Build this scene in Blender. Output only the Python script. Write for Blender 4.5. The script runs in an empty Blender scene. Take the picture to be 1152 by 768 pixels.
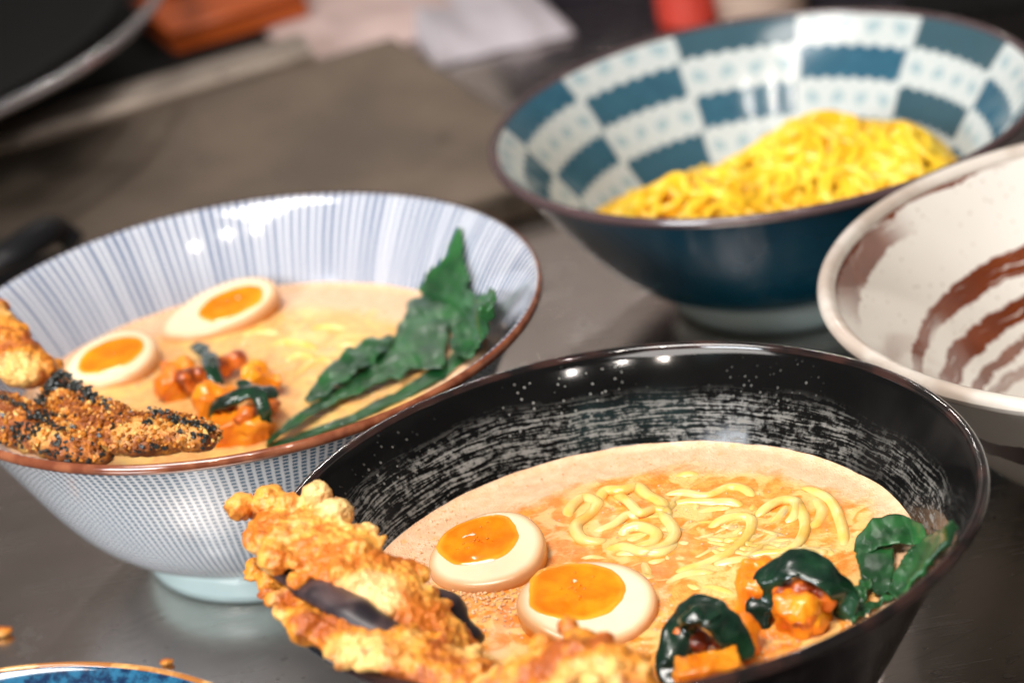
import bpy, bmesh, math, random
from mathutils import Vector, Matrix, noise
C = bpy.context.scene
col = C.collection
PI = math.pi
rnd = random.Random(7)

# ------------------------------------------------------------------ camera
CAM_H, PITCH, ROLL, FPX = 0.50777, 0.435266, -0.165706, 3547.1
Fw = Vector((0, math.cos(PITCH), -math.sin(PITCH)))
Rt = Vector((1, 0, 0)); Up = Rt.cross(Fw)
R2 = math.cos(ROLL) * Rt + math.sin(ROLL) * Up
U2 = -math.sin(ROLL) * Rt + math.cos(ROLL) * Up
EYE = Vector((0, 0, CAM_H))
cd = bpy.data.cameras.new("camera"); cam = bpy.data.objects.new("camera", cd); col.objects.link(cam)
cam.matrix_world = Matrix(((R2.x, U2.x, -Fw.x, 0), (R2.y, U2.y, -Fw.y, 0), (R2.z, U2.z, -Fw.z, CAM_H), (0, 0, 0, 1)))
cd.sensor_width = 36; cd.lens = FPX / 1152 * 36
cd.clip_start = 0.05; cd.clip_end = 50
cd.dof.use_dof = True; cd.dof.focus_distance = 0.93; cd.dof.aperture_fstop = 8.0; cd.dof.aperture_blades = 9
C.camera = cam
C.view_settings.view_transform = 'Standard'; C.view_settings.look = 'None'
C.view_settings.exposure = 0.3; C.view_settings.gamma = 1

# ------------------------------------------------------------------ world: dim blurred kitchen
w = bpy.data.worlds.new("World"); C.world = w; w.use_nodes = True
nt = w.node_tree; nt.nodes.clear()
tc = nt.nodes.new('ShaderNodeTexCoord'); sp = nt.nodes.new('ShaderNodeSeparateXYZ')
ra = nt.nodes.new('ShaderNodeValToRGB'); nz = nt.nodes.new('ShaderNodeTexNoise'); r2 = nt.nodes.new('ShaderNodeValToRGB')
mx = nt.nodes.new('ShaderNodeMix'); mx.data_type = 'RGBA'; mx.blend_type = 'MULTIPLY'; mx.inputs[0].default_value = 1
bg = nt.nodes.new('ShaderNodeBackground'); wo = nt.nodes.new('ShaderNodeOutputWorld')
nt.links.new(tc.outputs['Generated'], sp.inputs[0]); nt.links.new(sp.outputs['Z'], ra.inputs[0])
e = ra.color_ramp.elements
e[0].position = 0.0; e[0].color = (.05, .042, .038, 1)
e[1].position = 1.0; e[1].color = (.16, .155, .155, 1)
q = e.new(.28); q.color = (.47, .42, .385, 1)
q = e.new(.55); q.color = (.22, .20, .19, 1)
nz.inputs['Scale'].default_value = 3.4; nz.inputs['Detail'].default_value = 2
nt.links.new(tc.outputs['Generated'], nz.inputs['Vector']); nt.links.new(nz.outputs[0], r2.inputs[0])
r2.color_ramp.elements[0].position = .38; r2.color_ramp.elements[0].color = (.38, .37, .37, 1)
r2.color_ramp.elements[1].position = .62; r2.color_ramp.elements[1].color = (1.5, 1.45, 1.4, 1)
nt.links.new(ra.outputs[0], mx.inputs[6]); nt.links.new(r2.outputs[0], mx.inputs[7])
nt.links.new(mx.outputs[2], bg.inputs[0]); bg.inputs[1].default_value = 0.62
nt.links.new(bg.outputs[0], wo.inputs[0])

# ------------------------------------------------------------------ lamps over the pass, plus an added side fill
def lamp(name, kind, loc, target, energy, size, color, size_y=None):
    d = bpy.data.lights.new(name, kind); o = bpy.data.objects.new(name, d); col.objects.link(o)
    o.location = loc; d.energy = energy; d.color = color
    o.rotation_euler = (Vector(target) - Vector(loc)).to_track_quat('-Z', 'Y').to_euler()
    if kind == 'AREA':
        d.size = size
        if size_y: d.shape = 'RECTANGLE'; d.size_y = size_y
    else: d.shadow_soft_size = size
    return o
lamp('ceiling_panel', 'AREA', (-.5, .55, 1.7), (0, .9, 0), 24, .9, (1, .94, .89), .5)
lamp('heat_lamp', 'POINT', (-.30, .30, 1.15), (0, .9, 0), 6.3, .016, (1, .90, .78))
lamp('heat_lamp', 'POINT', (-.10, .26, 1.18), (0, .9, 0), 6.3, .016, (1, .92, .82))
lamp('heat_lamp', 'POINT', (.16, .22, 1.18), (0, .9, 0), 6.3, .016, (1, .92, .84))
lamp('side_fill', 'AREA', (-1.0, -.1, .75), (-.05, .9, .05), 19, .5, (.92, .96, 1), .4)  # added unseen fill from the left, brightens the dotted bowl's outside

lamp('far_lamp', 'POINT', (-.15, 2.7, 1.10), (0, .9, 0), 1.8, .012, (1, .95, .90))
lamp('far_lamp', 'POINT', (.22, 2.8, 1.25), (0, .9, 0), 1.8, .012, (1, .95, .90))
lamp('far_lamp', 'POINT', (.02, 2.5, 1.22), (0, .9, 0), 1.5, .012, (1, .95, .90))

# ------------------------------------------------------------------ helpers
def ray(u, v):
    return (Fw + R2 * ((u - 576) / FPX) - U2 * ((v - 384) / FPX))
def at(u, v, z):
    d = ray(u, v); t = (z - CAM_H) / d.z
    return EYE + d * t
def tag(o, label=None, cat=None, group=None, kind=None):
    if label: o['label'] = label
    if cat: o['category'] = cat
    if group: o['group'] = group
    if kind: o['kind'] = kind
    return o
def empty(name, loc, label, cat, group=None, rz=0):
    o = bpy.data.objects.new(name, None); col.objects.link(o); o.location = loc; o.rotation_euler = (0, 0, rz)
    o.empty_display_size = .02
    return tag(o, label, cat, group)

class MB:
    def __init__(s): s.v = []; s.f = []; s.m = []; s.uv = []
    def quad_grid(s, P, closed_u=False, mat=0, uvf=None, flip=False):
        n = len(P); m = len(P[0]); b = len(s.v)
        for r in P: s.v.extend([tuple(p) for p in r])
        for i in range(n - 1):
            for j in range(m if closed_u else m - 1):
                j2 = (j + 1) % m
                q = [b + i*m + j, b + i*m + j2, b + (i+1)*m + j2, b + (i+1)*m + j]
                if flip: q.reverse()
                s.f.append(q); s.m.append(mat)
        return b
    def lathe(s, prof, seg=192, mat=0, flip=False, warp=None):
        P = []
        for (r, z) in prof:
            row = []
            for k in range(seg):
                a = 2*PI*k/seg
                x, y, zz = r*math.cos(a), r*math.sin(a), z
                if warp: x, y, zz = warp(x, y, zz)
                row.append((x, y, zz))
            P.append(row)
        s.quad_grid(P, True, mat, flip=flip)
    def tube(s, pts, rad, seg=10, mat=0, flat=1.0, cap=True, upv=Vector((0, 0, 1))):
        P = []; n = len(pts)
        for i, p in enumerate(pts):
            a = Vector(pts[max(i-1, 0)]); b = Vector(pts[min(i+1, n-1)])
            t = (b - a).normalized()
            sd = t.cross(upv)
            if sd.length < 1e-4: sd = t.cross(Vector((0, 1, 0)))
            sd.normalize(); nn = sd.cross(t)
            r = rad(i/(n-1)) if callable(rad) else rad
            P.append([Vector(p) + sd*(r*math.cos(2*PI*k/seg)) + nn*(r*flat*math.sin(2*PI*k/seg)) for k in range(seg)])
        b0 = s.quad_grid(P, True, mat)
        if cap:
            s.f.append([b0 + k for k in range(seg)][::-1]); s.m.append(mat)
            s.f.append([b0 + (n-1)*seg + k for k in range(seg)]); s.m.append(mat)
    def box(s, c, sx, sy, sz, mat=0, rz=0):
        b = len(s.v); cs, sn = math.cos(rz), math.sin(rz)
        for k in range(8):
            x = sx*(1 if k & 1 else -1)/2; y = sy*(1 if k & 2 else -1)/2; z = sz*(1 if k & 4 else -1)/2
            s.v.append((c[0]+x*cs-y*sn, c[1]+x*sn+y*cs, c[2]+z))
        for q in ((0,2,3,1),(4,5,7,6),(0,1,5,4),(2,6,7,3),(0,4,6,2),(1,3,7,5)):
            s.f.append([b+i for i in q]); s.m.append(mat)
    def build(s, name, mats, parent=None, smooth=True, origin=None):
        me = bpy.data.meshes.new(name)
        vs = s.v
        if origin is not None: vs = [tuple(Vector(v) - Vector(origin)) for v in s.v]
        me.from_pydata(vs, [], s.f); me.update()
        bm = bmesh.new(); bm.from_mesh(me); bmesh.ops.recalc_face_normals(bm, faces=bm.faces)
        if any(e.is_boundary for e in bm.edges):
            if sum(f.normal.z*f.calc_area() for f in bm.faces) < 0: bmesh.ops.reverse_faces(bm, faces=bm.faces)
        bm.to_mesh(me); bm.free(); me.update()
        if not isinstance(mats, (list, tuple)): mats = [mats]
        for m in mats: me.materials.append(m)
        for p, mi in zip(me.polygons, s.m): p.material_index = mi; p.use_smooth = smooth
        o = bpy.data.objects.new(name, me); col.objects.link(o)
        if parent: o.parent = parent
        elif origin is not None: o.location = origin
        return o
def catmull(pts, n=8):
    pts = [Vector(p) for p in pts]; out = []
    for i in range(len(pts)-1):
        p0 = pts[max(i-1, 0)]; p1 = pts[i]; p2 = pts[i+1]; p3 = pts[min(i+2, len(pts)-1)]
        for k in range(n):
            t = k/n
            out.append(.5*((2*p1) + (p2-p0)*t + (2*p0-5*p1+4*p2-p3)*t*t + (3*p1-p0-3*p2+p3)*t*t*t))
    out.append(pts[-1]); return out
def bez(p0, p1, p2, p3, n):
    return [tuple((1-t)**3*a + 3*(1-t)**2*t*b + 3*(1-t)*t*t*c + t**3*d for a, b, c, d in zip(p0, p1, p2, p3)) for t in [i/n for i in range(n+1)]]
def nz3(p, s, seed=0):
    return noise.noise(Vector((p[0]*s+seed*7.3, p[1]*s-seed*3.1, p[2]*s+seed)))
def fbm(p, s, seed=0, o=3):
    a = 0; w_ = 1; t = 0
    for i in range(o): a += w_*nz3(p, s*2**i, seed+i*11); t += w_; w_ *= .5
    return a/t

def remesh_blobs(blobs, voxel, name, mats, parent=None, disp=(), smooth_it=2, origin=None, matfn=None, squash=None):
    """blobs: (centre, (rx,ry,rz), euler) fused into one lumpy surface, then roughened."""
    bm = bmesh.new()
    for (c, r, eu) in blobs:
        if len(r) == 4:
            M = Matrix.Translation(c) @ (eu.to_matrix().to_4x4() if eu else Matrix()) @ Matrix.Diagonal((r[0]*2, r[1]*2, r[2]*2, 1))
            bmesh.ops.create_cube(bm, size=1, matrix=M); continue
        M = Matrix.Translation(c) @ eu.to_matrix().to_4x4() @ Matrix.Diagonal((*r, 1)) if eu else Matrix.Translation(c) @ Matrix.Diagonal((*r, 1))
        if len(r) == 3: bmesh.ops.create_icosphere(bm, subdivisions=3, radius=1, matrix=M)
    me = bpy.data.meshes.new('tmp'); bm.to_mesh(me); bm.free()
    o = bpy.data.objects.new('tmp', me); col.objects.link(o)
    m = o.modifiers.new('r', 'REMESH'); m.mode = 'VOXEL'; m.voxel_size = voxel
    s_ = o.modifiers.new('s', 'SMOOTH'); s_.iterations = smooth_it; s_.factor = .5
    dg = bpy.context.evaluated_depsgraph_get(); ev = o.evaluated_get(dg)
    nm = bpy.data.meshes.new_from_object(ev)
    bpy.data.objects.remove(o); bpy.data.meshes.remove(me)
    nm.name = name
    ns = [v.normal.copy() for v in nm.vertices]; cs = [v.co.copy() for v in nm.vertices]
    for v, n_, c_ in zip(nm.vertices, ns, cs):
        d = 0
        for (amp, sc, sd) in disp: d += amp*fbm(c_, sc, sd) if amp > 0 else -amp*(.5-abs(fbm(c_, sc, sd))*3.2)
        v.co = c_ + n_*d
        if origin is not None: v.co -= Vector(origin)
    nm.materials.clear()
    for m_ in (mats if isinstance(mats, (list, tuple)) else [mats]): nm.materials.append(m_)
    for p in nm.polygons:
        p.use_smooth = True
        if matfn: p.material_index = matfn(p.center + (Vector(origin) if origin is not None else Vector((0,0,0))), p.normal)
    nm.update()
    ob = bpy.data.objects.new(name, nm); col.objects.link(ob)
    if parent: ob.parent = parent
    elif origin is not None: ob.location = origin
    return ob, [(c_, n_) for c_, n_ in zip(cs, ns)]

# ---- node helper
class NT:
    def __init__(s, name):
        s.m = bpy.data.materials.new(name); s.m.use_nodes = True; s.t = s.m.node_tree; s.t.nodes.clear()
        s.out = s.t.nodes.new('ShaderNodeOutputMaterial'); s.p = s.t.nodes.new('ShaderNodeBsdfPrincipled')
        s.t.links.new(s.p.outputs[0], s.out.inputs[0]); s._tc = None
    def lk(s, a, inp):
        if isinstance(a, bpy.types.NodeSocket): s.t.links.new(a, inp)
        else: inp.default_value = a
    def obj(s):
        if not s._tc: s._tc = s.t.nodes.new('ShaderNodeTexCoord')
        return s._tc.outputs['Object']
    def xyz(s, v=None):
        n = s.t.nodes.new('ShaderNodeSeparateXYZ'); s.t.links.new(v or s.obj(), n.inputs[0]); return n.outputs
    def comb(s, x, y, z):
        n = s.t.nodes.new('ShaderNodeCombineXYZ')
        for i, a in enumerate((x, y, z)): s.lk(a, n.inputs[i])
        return n.outputs[0]
    def ma(s, op, a, b=0., c=0., clamp=False):
        n = s.t.nodes.new('ShaderNodeMath'); n.operation = op; n.use_clamp = clamp
        s.lk(a, n.inputs[0]); s.lk(b, n.inputs[1]); s.lk(c, n.inputs[2]); return n.outputs[0]
    def noise(s, scale, detail=3, vec=None, rough=.5, dist=0.):
        n = s.t.nodes.new('ShaderNodeTexNoise'); s.t.links.new(vec or s.obj(), n.inputs['Vector'])
        n.inputs['Scale'].default_value = scale; n.inputs['Detail'].default_value = detail
        n.inputs['Roughness'].default_value = rough; n.inputs['Distortion'].default_value = dist
        return n.outputs[0]
    def voro(s, scale, vec=None):
        n = s.t.nodes.new('ShaderNodeTexVoronoi'); s.t.links.new(vec or s.obj(), n.inputs['Vector'])
        n.inputs['Scale'].default_value = scale; return n.outputs['Distance']
    def ss(s, a, lo, hi, t0=0., t1=1.):
        n = s.t.nodes.new('ShaderNodeMapRange'); n.interpolation_type = 'SMOOTHSTEP'
        s.lk(a, n.inputs[0]); s.lk(lo, n.inputs[1]); s.lk(hi, n.inputs[2]); n.inputs[3].default_value = t0; n.inputs[4].default_value = t1
        return n.outputs[0]
    def mix(s, f, a, b, mode='MIX'):
        n = s.t.nodes.new('ShaderNodeMix'); n.data_type = 'RGBA'; n.blend_type = mode
        s.lk(f, n.inputs[0])
        for x, i in ((a, 6), (b, 7)):
            if isinstance(x, tuple) and len(x) == 3: x = (*x, 1)
            s.lk(x, n.inputs[i])
        return n.outputs[2]
    def bump(s, h, strength=.5, dist=.001):
        n = s.t.nodes.new('ShaderNodeBump'); n.inputs['Strength'].default_value = strength; n.inputs['Distance'].default_value = dist
        s.lk(h, n.inputs['Height']); s.t.links.new(n.outputs[0], s.p.inputs['Normal']); return n
    def set(s, **k):
        for a, b in k.items():
            nm = {'col': 'Base Color', 'rough': 'Roughness', 'metal': 'Metallic', 'coat': 'Coat Weight', 'coatr': 'Coat Roughness', 'sss': 'Subsurface Weight', 'sssr': 'Subsurface Radius', 'ssss': 'Subsurface Scale', 'spec': 'Specular IOR Level', 'trans': 'Transmission Weight', 'aniso': 'Anisotropic', 'sheen': 'Sheen Weight'}[a]
            if isinstance(b, tuple) and len(b) == 3 and a == 'col': b = (*b, 1)
            s.lk(b, s.p.inputs[nm])
        return s.m

# ------------------------------------------------------------------ materials
def steel(name, base, dark, rough=.3, streak=True):
    n = NT(name); x, y, z = n.xyz()
    st = n.noise(1, 4, n.comb(n.ma('MULTIPLY', x, 12.), n.ma('MULTIPLY', y, 700.), 0.))
    st2 = n.noise(1, 3, n.comb(n.ma('MULTIPLY', n.ma('ADD', x, n.ma('MULTIPLY', y, .5)), 20.), n.ma('MULTIPLY', n.ma('SUBTRACT', y, n.ma('MULTIPLY', x, .5)), 900.), 0.))
    sm = n.noise(9, 5, rough=.6); sm2 = n.noise(30, 2)
    c = n.mix(n.ss(sm, .32, .72), dark, base)
    c = n.mix(n.ss(sm2, .55, .8), c, tuple(a*.86 for a in base))
    spots = n.ma('MAXIMUM', n.ss(n.noise(150, 2), .68, .72), n.ma('MULTIPLY', n.ss(n.noise(26, 3, rough=.6), .64, .67), .5))
    c = n.mix(n.ma('MULTIPLY', spots, .5), c, (.10, .08, .07))
    r = n.ma('ADD', n.ss(sm2, .3, .75, rough-.03, rough+.06), n.ss(st, .4, .7, 0., .06))
    r = n.ma('ADD', r, n.ma('MULTIPLY', spots, .25))
    n.bump(n.ma('ADD', st, n.ss(st2, .64, .70, 0., -2.)), .2, .0002)
    return n.set(col=c, rough=r, metal=1.)
M_steel = steel('counter_steel', (.60, .54, .505), (.46, .415, .385), .19)
M_tray = steel('tray_steel', (.44, .35, .27), (.27, .215, .17), .36)
M_lip = steel('lip_steel', (.55, .47, .40), (.46, .39, .33), .45)

def striped():
    n = NT('striped_glaze_outside'); x, y, z = n.xyz()
    a = n.ma('MULTIPLY', n.ma('ARCTAN2', y, x), 212/(2*PI))
    wob = n.ma('MULTIPLY', n.ma('SUBTRACT', n.noise(160, 2), .5), .22)
    fa = n.ma('FRACT', n.ma('ADD', n.ma('ADD', a, wob), 400.))
    uv = n.t.nodes.new('ShaderNodeUVMap'); uv.uv_map = 'UVMap'
    v = n.xyz(uv.outputs[0])[1]
    fv = n.ma('FRACT', n.ma('ADD', n.ma('MULTIPLY', v, 1/.0021), n.ma('MULTIPLY', wob, .8)))
    ma_ = n.ma('MULTIPLY', n.ss(fa, .14, .20), n.ss(fa, .74, .80, 1., 0.))
    mv = n.ma('MULTIPLY', n.ss(fv, .14, .20), n.ss(fv, .80, .86, 1., 0.))
    msk = n.ma('MULTIPLY', ma_, mv)
    msk = n.ma('MULTIPLY', msk, n.ss(z, .0125, .0145))
    msk = n.ma('MULTIPLY', msk, n.ss(v, .0012, .0016))
    ink = n.mix(n.noise(500, 2), (.001, .07, .15), (.004, .12, .24))
    c = n.mix(n.ma('MULTIPLY', msk, .95), (.84, .88, .91), ink)
    o = n.set(col=c, rough=.12, coat=.6, coatr=.04)
    n2 = NT('striped_glaze_inside'); x, y, z = n2.xyz()
    a = n2.ma('MULTIPLY', n2.ma('ARCTAN2', y, x), 190/(2*PI))
    idn = n2.noise(1, 1, n2.comb(n2.ma('MULTIPLY', n2.ma('FLOOR', a), .37), 0., 0.))
    fa = n2.ma('FRACT', n2.ma('ADD', n2.ma('ADD', a, n2.ma('MULTIPLY', n2.ma('SUBTRACT', n2.noise(40, 2), .5), .35)), 400.))
    m = n2.ma('MULTIPLY', n2.ss(fa, .04, .22), n2.ss(fa, .66, .88, 1., 0.))
    m = n2.ma('MULTIPLY', m, n2.ss(idn, .35, .6, .72, 1.))
    uv = n2.t.nodes.new('ShaderNodeUVMap'); uv.uv_map = 'UVMap'
    v = n2.xyz(uv.outputs[0])[1]
    cross = n2.ss(n2.ma('FRACT', n2.ma('MULTIPLY', v, 1/.0019)), .75, .95, 1., .82)
    m = n2.ma('MULTIPLY', m, cross)
    c = n2.mix(m, (.80, .81, .84), (.055, .105, .21))
    i = n2.set(col=c, rough=.10, coat=.6, coatr=.03)
    return o, i
M_str_o, M_str_i = striped()
n = NT('brown_rim_glaze'); M_rimbrown = n.set(col=n.mix(n.ss(n.noise(180, 3), .35, .7), (.17, .045, .02), (.30, .10, .045)), rough=.14, coat=.5)
n = NT('celadon_foot_glaze'); M_foot = n.set(col=n.mix(n.noise(60, 3), (.50, .66, .66), (.60, .74, .73)), rough=.2, coat=.4)
# black bowl
n = NT('black_glaze_brushed'); x, y, z = n.xyz()
ang = n.ma('ARCTAN2', y, x)
wv = n.ma('MULTIPLY', n.ma('SUBTRACT', n.noise(22, 3), .5), .007)
zz = n.ma('ADD', z, wv)
tilt = n.ma('MULTIPLY', n.ma('SINE', n.ma('MULTIPLY', ang, 2.)), .0015)
zz = n.ma('ADD', zz, tilt)
strk = n.noise(1, 3, n.comb(n.ma('MULTIPLY', ang, 6.), n.ma('MULTIPLY', zz, 1500.), n.ma('MULTIPLY', zz, 60.)), .6)
grit = n.noise(420, 3, rough=.7)
env = n.ma('MULTIPLY', n.ss(zz, .0555, .060), n.ss(zz, .0690, .0760, 1., 0.))
patch = n.ss(n.noise(16, 2), .22, .42)
br = n.ma('MULTIPLY', n.ss(n.ma('ADD', strk, n.ma('MULTIPLY', n.ma('SUBTRACT', grit, .5), .70)), .45, .68), n.ma('MULTIPLY', env, patch))
spk = n.ma('MULTIPLY', n.ss(n.voro(420), .16, .22, 1., 0.), n.ma('MULTIPLY', n.ss(n.noise(18, 2), .50, .62), n.ma('MULTIPLY', n.ss(zz, .062, .068), n.ss(zz, .079, .084, 1., 0.))))
br = n.ma('MAXIMUM', br, n.ma('MULTIPLY', spk, .8))
gc = n.mix(n.noise(30, 2), (.17, .165, .15), (.46, .46, .43))
teal_sheen = n.ss(n.noise(13, 2), .60, .70)  # patches of teal sheen painted into the black glaze colour
basec = n.mix(n.ma('MULTIPLY', teal_sheen, n.ss(z, .055, .07)), (.004, .004, .004), (.018, .032, .032))
M_blk_i = n.set(col=n.mix(n.ma('MULTIPLY', br, .62), basec, gc), rough=n.ma('ADD', .09, n.ma('MULTIPLY', br, .4)), spec=.22)
n.bump(n.noise(55, 2), .10, .001)
n = NT('black_glaze'); M_blk_o = n.set(col=n.mix(n.ss(n.noise(90, 3), .5, .7), (.006, .005, .006), (.02, .018, .018)), rough=.14, spec=.22)
n = NT('dark_brown_rim'); M_blk_r = n.set(col=n.mix(n.ss(n.noise(60, 3), .42, .6), (.006, .005, .005), (.035, .015, .012)), rough=.10, coat=.5)
# blue checkered bowl
HB = .0748
n = NT('checker_glaze'); x, y, z = n.xyz()
a = n.ma('ADD', n.ma('MULTIPLY', n.ma('SUBTRACT', n.ma('ARCTAN2', y, x), math.radians(14)), 12/(2*PI)), 24.)
a = n.ma('ADD', a, n.ma('MULTIPLY', n.ma('SUBTRACT', n.noise(45, 2), .5), .06))
dz = n.ma('ADD', n.ma('SUBTRACT', HB+.0006, z), n.ma('MULTIPLY', n.ma('SINE', n.ma('MULTIPLY', a, 2*PI*7)), .00055))
b = n.ma('MULTIPLY', dz, 1/.0118)
par = n.ma('MODULO', n.ma('ADD', n.ma('FLOOR', a), n.ma('ADD', n.ma('FLOOR', b), 1.)), 2.)
fa = n.ma('FRACT', a); fb = n.ma('FRACT', b)
edge = n.ma('MULTIPLY', n.ma('MULTIPLY', n.ss(fa, .0, .04), n.ss(fa, .96, 1., 1., 0.)), n.ma('MULTIPLY', n.ss(fb, .0, .08), n.ss(fb, .92, 1., 1., 0.)))
# small flower marks on the white cells
fx = n.ma('SUBTRACT', n.ma('FRACT', n.ma('MULTIPLY', fa, 4.)), .5); fy = n.ma('MULTIPLY', n.ma('SUBTRACT', fb, .5), 1.)
dd = n.ma('SQRT', n.ma('ADD', n.ma('MULTIPLY', fx, fx), n.ma('MULTIPLY', n.ma('MULTIPLY', fy, fy), 2.5)))
mark = n.ma('MULTIPLY', n.ss(dd, .20, .34, 1., 0.), .50)
dots = n.ma('MULTIPLY', n.ss(n.voro(620), .2, .35, 1., 0.), .25)
whitec = n.mix(n.ma('MAXIMUM', mark, dots), (.52, .56, .55), (.10, .26, .33))
bluec = n.mix(n.noise(130, 4, rough=.7), (.012, .055, .10), (.05, .16, .23))
cellr = n.noise(1, 1, n.comb(n.ma('MULTIPLY', n.ma('FLOOR', a), 1.37), n.ma('MULTIPLY', n.ma('FLOOR', b), 2.71), 0.))
bluec = n.mix(n.ss(cellr, .35, .65), bluec, (.045, .085, .10))
c = n.mix(n.ma('MULTIPLY', par, edge), whitec, bluec)
c = n.mix(n.ss(z, .014, .020), (.55, .60, .62), c)
M_chk = n.set(col=c, rough=.14, spec=.28)
n = NT('navy_glaze'); M_navy = n.set(col=n.mix(n.noise(40, 3), (.001, .030, .058), (.003, .060, .095)), rough=.10, coat=.3, coatr=.03)
n = NT('mauve_rim_glaze'); M_rimblue = n.set(col=n.mix(n.noise(60, 3), (.05, .03, .035), (.10, .06, .06)), rough=.18, coat=.5)
# white bowl with brown brush swirls
n = NT('cream_glaze_swirl'); x, y, z = n.xyz()
ang = n.ma('ARCTAN2', y, x); r = n.ma('SQRT', n.ma('ADD', n.ma('MULTIPLY', x, x), n.ma('MULTIPLY', y, y)))
ang = n.ma('MODULO', n.ma('ADD', ang, 2*PI), 2*PI)
warp = n.ma('MULTIPLY', n.ma('SUBTRACT', n.noise(40, 5, rough=.75), .5), .0075)
rr = n.ma('ADD', z, warp)
def ring(n, rr, ang, r0, wd, a0, a1, sl=0.):
    rc = n.ma('ADD', n.ma('MULTIPLY', n.ma('SUBTRACT', ang, a0), sl), r0)
    d = n.ma('ABSOLUTE', n.ma('SUBTRACT', rr, rc))
    m = n.ss(d, wd*.8, wd, 1., 0.)
    return n.ma('MULTIPLY', m, n.ma('MULTIPLY', n.ss(ang, a0, a0+.25), n.ss(ang, a1-.35, a1, 1., 0.)))
R_ = math.radians
m = ring(n, rr, ang, .0520, .0023, R_(85), R_(182), -.0062)
m = n.ma('MAXIMUM', m, ring(n, rr, ang, .0458, .0020, R_(85), R_(158), -.0022))
m = n.ma('MAXIMUM', m, ring(n, rr, ang, .0356, .0034, R_(80), R_(176), -.0022))
m = n.ma('MAXIMUM', m, n.ma('MULTIPLY', ring(n, rr, ang, .0270, .0018, R_(90), R_(190), -.0020), .85))
m = n.ma('MAXIMUM', m, n.ma('MULTIPLY', ring(n, rr, ang, .0215, .0014, R_(90), R_(190), -.0010), .6))
m = n.ma('MAXIMUM', m, ring(n, rr, ang, .0758, .0024, R_(102), R_(185), 0.))
m = n.ma('MAXIMUM', m, n.ma('MULTIPLY', ring(n, rr, ang, .0715, .0046, R_(130), R_(184), 0.), .85))
streak = n.noise(1, 3, n.comb(n.ma('MULTIPLY', ang, 3.), n.ma('MULTIPLY', rr, 900.), 0.))
m = n.ma('MULTIPLY', m, n.ss(streak, .28, .40))
brown = n.mix(n.noise(70, 3), (.085, .016, .006), (.24, .055, .016))
spk = n.ma('MULTIPLY', n.ss(n.voro(300), .13, .20, 1., 0.), n.ss(n.noise(60, 2), .38, .52))
cr = n.mix(n.noise(20, 3), (.68, .64, .58), (.78, .74, .68))
cr = n.mix(n.ma('MULTIPLY', spk, .6), cr, (.35, .25, .19))
M_cream = n.set(col=n.mix(m, cr, brown), rough=.16, coat=.5)
n = NT('cream_glaze_outside'); x, y, z = n.xyz()
px = n.ma('SUBTRACT', x, -.060); 
ang = n.ma('MODULO', n.ma('ADD', n.ma('ARCTAN2', y, x), 2*PI), 2*PI)
rr = n.ma('ADD', z, n.ma('MULTIPLY', n.ma('SUBTRACT', n.noise(60, 3), .5), .008))
m = ring(n, rr, ang, .0455, .0055, R_(206), R_(262), 0.)
cr = n.mix(n.noise(25, 3), (.40, .385, .33), (.52, .50, .44))
M_cream_o = n.set(col=n.mix(m, cr, (.045, .015, .012)), rough=.2, coat=.4)
n = NT('cream_rim'); M_cream_r = n.set(col=n.mix(n.ss(n.noise(45, 3), .4, .65), (.70, .64, .57), (.52, .43, .36)), rough=.15, coat=.5)
# reactive blue bowl
n = NT('reactive_blue_glaze'); M_rblue = n.set(col=n.mix(n.ss(n.noise(230, 4, rough=.7), .40, .62), (.006, .02, .06), (.02, .12, .22)), rough=.12, coat=.6)
n = NT('gold_rim_glaze'); M_gold = n.set(col=n.mix(n.ss(n.noise(120, 3), .4, .6), (.35, .13, .03), (.62, .34, .12)), rough=.18, coat=.5)

# food
def broth_mat(name, cx, cy, rad, foam, oil, edge0=.78, patch=.12, dx=0., dy=0.):
    n = NT(name); x, y, z = n.xyz()
    r = n.ma('SQRT', n.ma('ADD', n.ma('POWER', n.ma('SUBTRACT', x, dx), 2.), n.ma('POWER', n.ma('SUBTRACT', y, dy), 2.)))
    rn = n.ma('DIVIDE', r, rad)
    nn = n.noise(38, 5, rough=.65, dist=.6); n2 = n.noise(240, 4, rough=.7); n3 = n.noise(14, 3)
    f = n.ss(n.ma('ADD', rn, n.ma('MULTIPLY', n.ma('SUBTRACT', nn, .5), .42)), edge0-.07, edge0+.07)
    oilc = n.mix(n.ss(n.ma('ADD', n.ma('MULTIPLY', n2, .6), n.ma('MULTIPLY', nn, .4)), .40, .62), oil[0], oil[1])
    oilc = n.mix(n.ss(n.noise(85, 4, dist=1.2), .48, .60), oilc, oil[2])
    foamc = n.mix(n.ss(n2, .35, .7), foam[0], foam[1])
    spk = n.ma('MULTIPLY', n.ss(n.voro(330), .10, .17, 1., 0.), n.ss(n.noise(50, 2), .52, .66))
    drop = n.ma('MULTIPLY', n.ss(n.voro(130), .10, .22, 1., 0.), n.ss(n.noise(32, 2), .46, .58))
    foamc = n.mix(n.ma('MULTIPLY', spk, .6), foamc, oil[0])
    foamc = n.mix(n.ma('MULTIPLY', drop, .5), foamc, oil[1])
    c = n.mix(f, oilc, foamc)
    bub = n.ss(n.voro(1100), .05, .45, .4, 0.)
    n_b = n.bump(n.ma('ADD', n.ma('ADD', n.ma('MULTIPLY', nn, 1.), n.ma('MULTIPLY', n2, .5)), n.ma('MULTIPLY', bub, n.ss(n3, .40, .6))), .6, .0012)
    return n.set(col=c, rough=n.ss(f, 0., 1., .10, .30), sss=.12, sssr=(1., .5, .25), ssss=.004, spec=.5)
FOAM = ((.80, .47, .27), (.86, .58, .38))
OIL = ((.80, .23, .02), (.88, .40, .08), (.90, .52, .17))
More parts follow.
